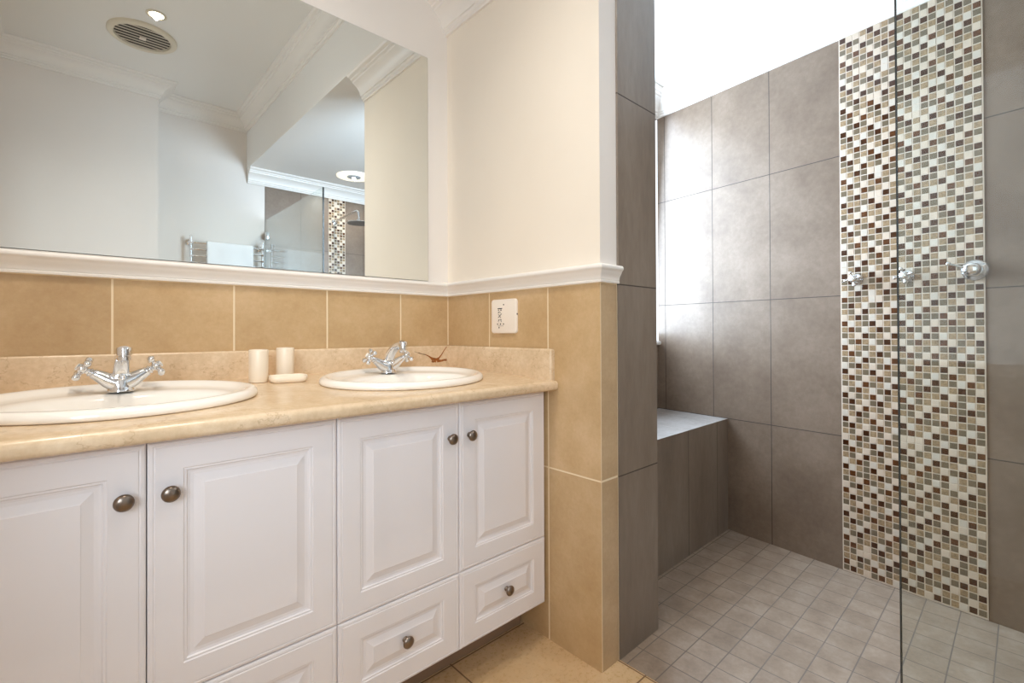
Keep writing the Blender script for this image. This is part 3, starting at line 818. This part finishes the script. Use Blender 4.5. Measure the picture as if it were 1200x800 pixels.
md = tw.modifiers.new('thickness', 'SOLIDIFY'); md.thickness = 0.006; md.offset = 0
tag(tw, 'white towel folded over the chrome ladder rail, seen in the mirror', 'towel')

# ------------------------------------------------------------------ extractor vent and lights
vt = thing('ceiling_vent', 'round slatted extractor vent in the white ceiling, seen in the mirror', 'vent', (-0.878, -1.985, CEIL))
bm = BM(); N = 56
lathe(bm, (0, 0, 0), (0, 0, -1), [(0.172, 0), (0.172, 0.012), (0.166, 0.018), (0.150, 0.021), (0.141, 0.018), (0.138, 0.008), (0.136, 0.004)], N)
link('frame', bm, VENTM, vt, smooth=45)
bm = BM(); lathe(bm, (0, 0, -0.0015), (0, 0, -1), [(0.140, 0), (0.140, 0.004), (0.002, 0.0045)], N)
link('dark_duct', bm, VENTD, vt)
for k in range(8):
    yy = -0.1155 + 0.033*k
    hw = math.sqrt(max(0.0, 0.139**2 - yy*yy))
    bm = BM(); vs = []
    for x in (-hw, hw):
        vs.append([bm.verts.new((x, yy+dy, dz)) for dy, dz in ((-0.0085, -0.0135), (0.0085, -0.0155), (0.0085, -0.0140), (-0.0085, -0.0120))])
    for i in range(4): bm.faces.new((vs[0][i], vs[0][(i+1) % 4], vs[1][(i+1) % 4], vs[1][i]))
    bm.faces.new(vs[0][::-1]); bm.faces.new(vs[1])
    link('slat', bm, VENTS, vt)
bm = BM(); box(bm, -0.016, 0.016, -0.016, 0.016, -0.021, -0.017, 0.001)
link('badge', bm, PLASTIC, vt)

def downlight(x, y, zc, label, power, mat=LAMP, r=0.034):
    root = thing('downlight', label, 'ceiling light', (x, y, zc), group='recessed ceiling downlights')
    bm = BM(); lathe(bm, (0, 0, 0), (0, 0, -1), [(r+0.016, 0), (r+0.016, 0.003), (r+0.010, 0.006), (r+0.002, 0.005), (r, 0.0005)], 36)
    link('trim_ring', bm, VENTM, root, smooth=45)
    bm = BM(); lathe(bm, (0, 0, -0.0008), (0, 0, -1), [(r, 0), (r*0.98, 0.002), (0.001, 0.0024)], 30)
    link('lamp', bm, mat, root, smooth=60)
    spot('downlight_beam', (x, y, zc-0.018), power, (1.0, 0.93, 0.84), rad=0.012)
    return root
downlight(-0.842, -1.69, CEIL, 'small glowing downlight beside the round vent, seen in the mirror', DOWN_W*0.65)
downlight(-1.22, -0.75, CEIL, 'unseen fill downlight added over the basin beside the cups', DOWN_W)  # lamp added out of view to balance the light on the vanity
downlight(-0.78, -0.93, CEIL, 'unseen fill downlight added over the basin nearer the socket wall', DOWN_W)  # second added lamp for the vanity, likewise unseen

sl = thing('shower_light', 'round warm ceiling light over the shower, seen in the mirror', 'ceiling light', (0.66, -2.40, LOWCEIL))
bm = BM(); lathe(bm, (0, 0, 0), (0, 0, -1), [(0.15, 0), (0.15, 0.003), (0.14, 0.006), (0.06, 0.007), (0.058, 0.002)], 48)
link('glowing_ring', bm, LAMP_S, sl, smooth=45)
bm = BM(); lathe(bm, (0, 0, -0.001), (0, 0, -1), [(0.06, 0), (0.060, 0.008), (0.055, 0.011), (0.002, 0.012)], 36)
link('centre_cap', bm, plain('cap_grey', srgb(190, 196, 202), 0.4), sl, smooth=45)
spot('shower_light_beam', (0.66, -2.40, LOWCEIL-0.02), SHOWER_W, (1.0, 0.94, 0.87), 2.9, 0.6, 0.012)
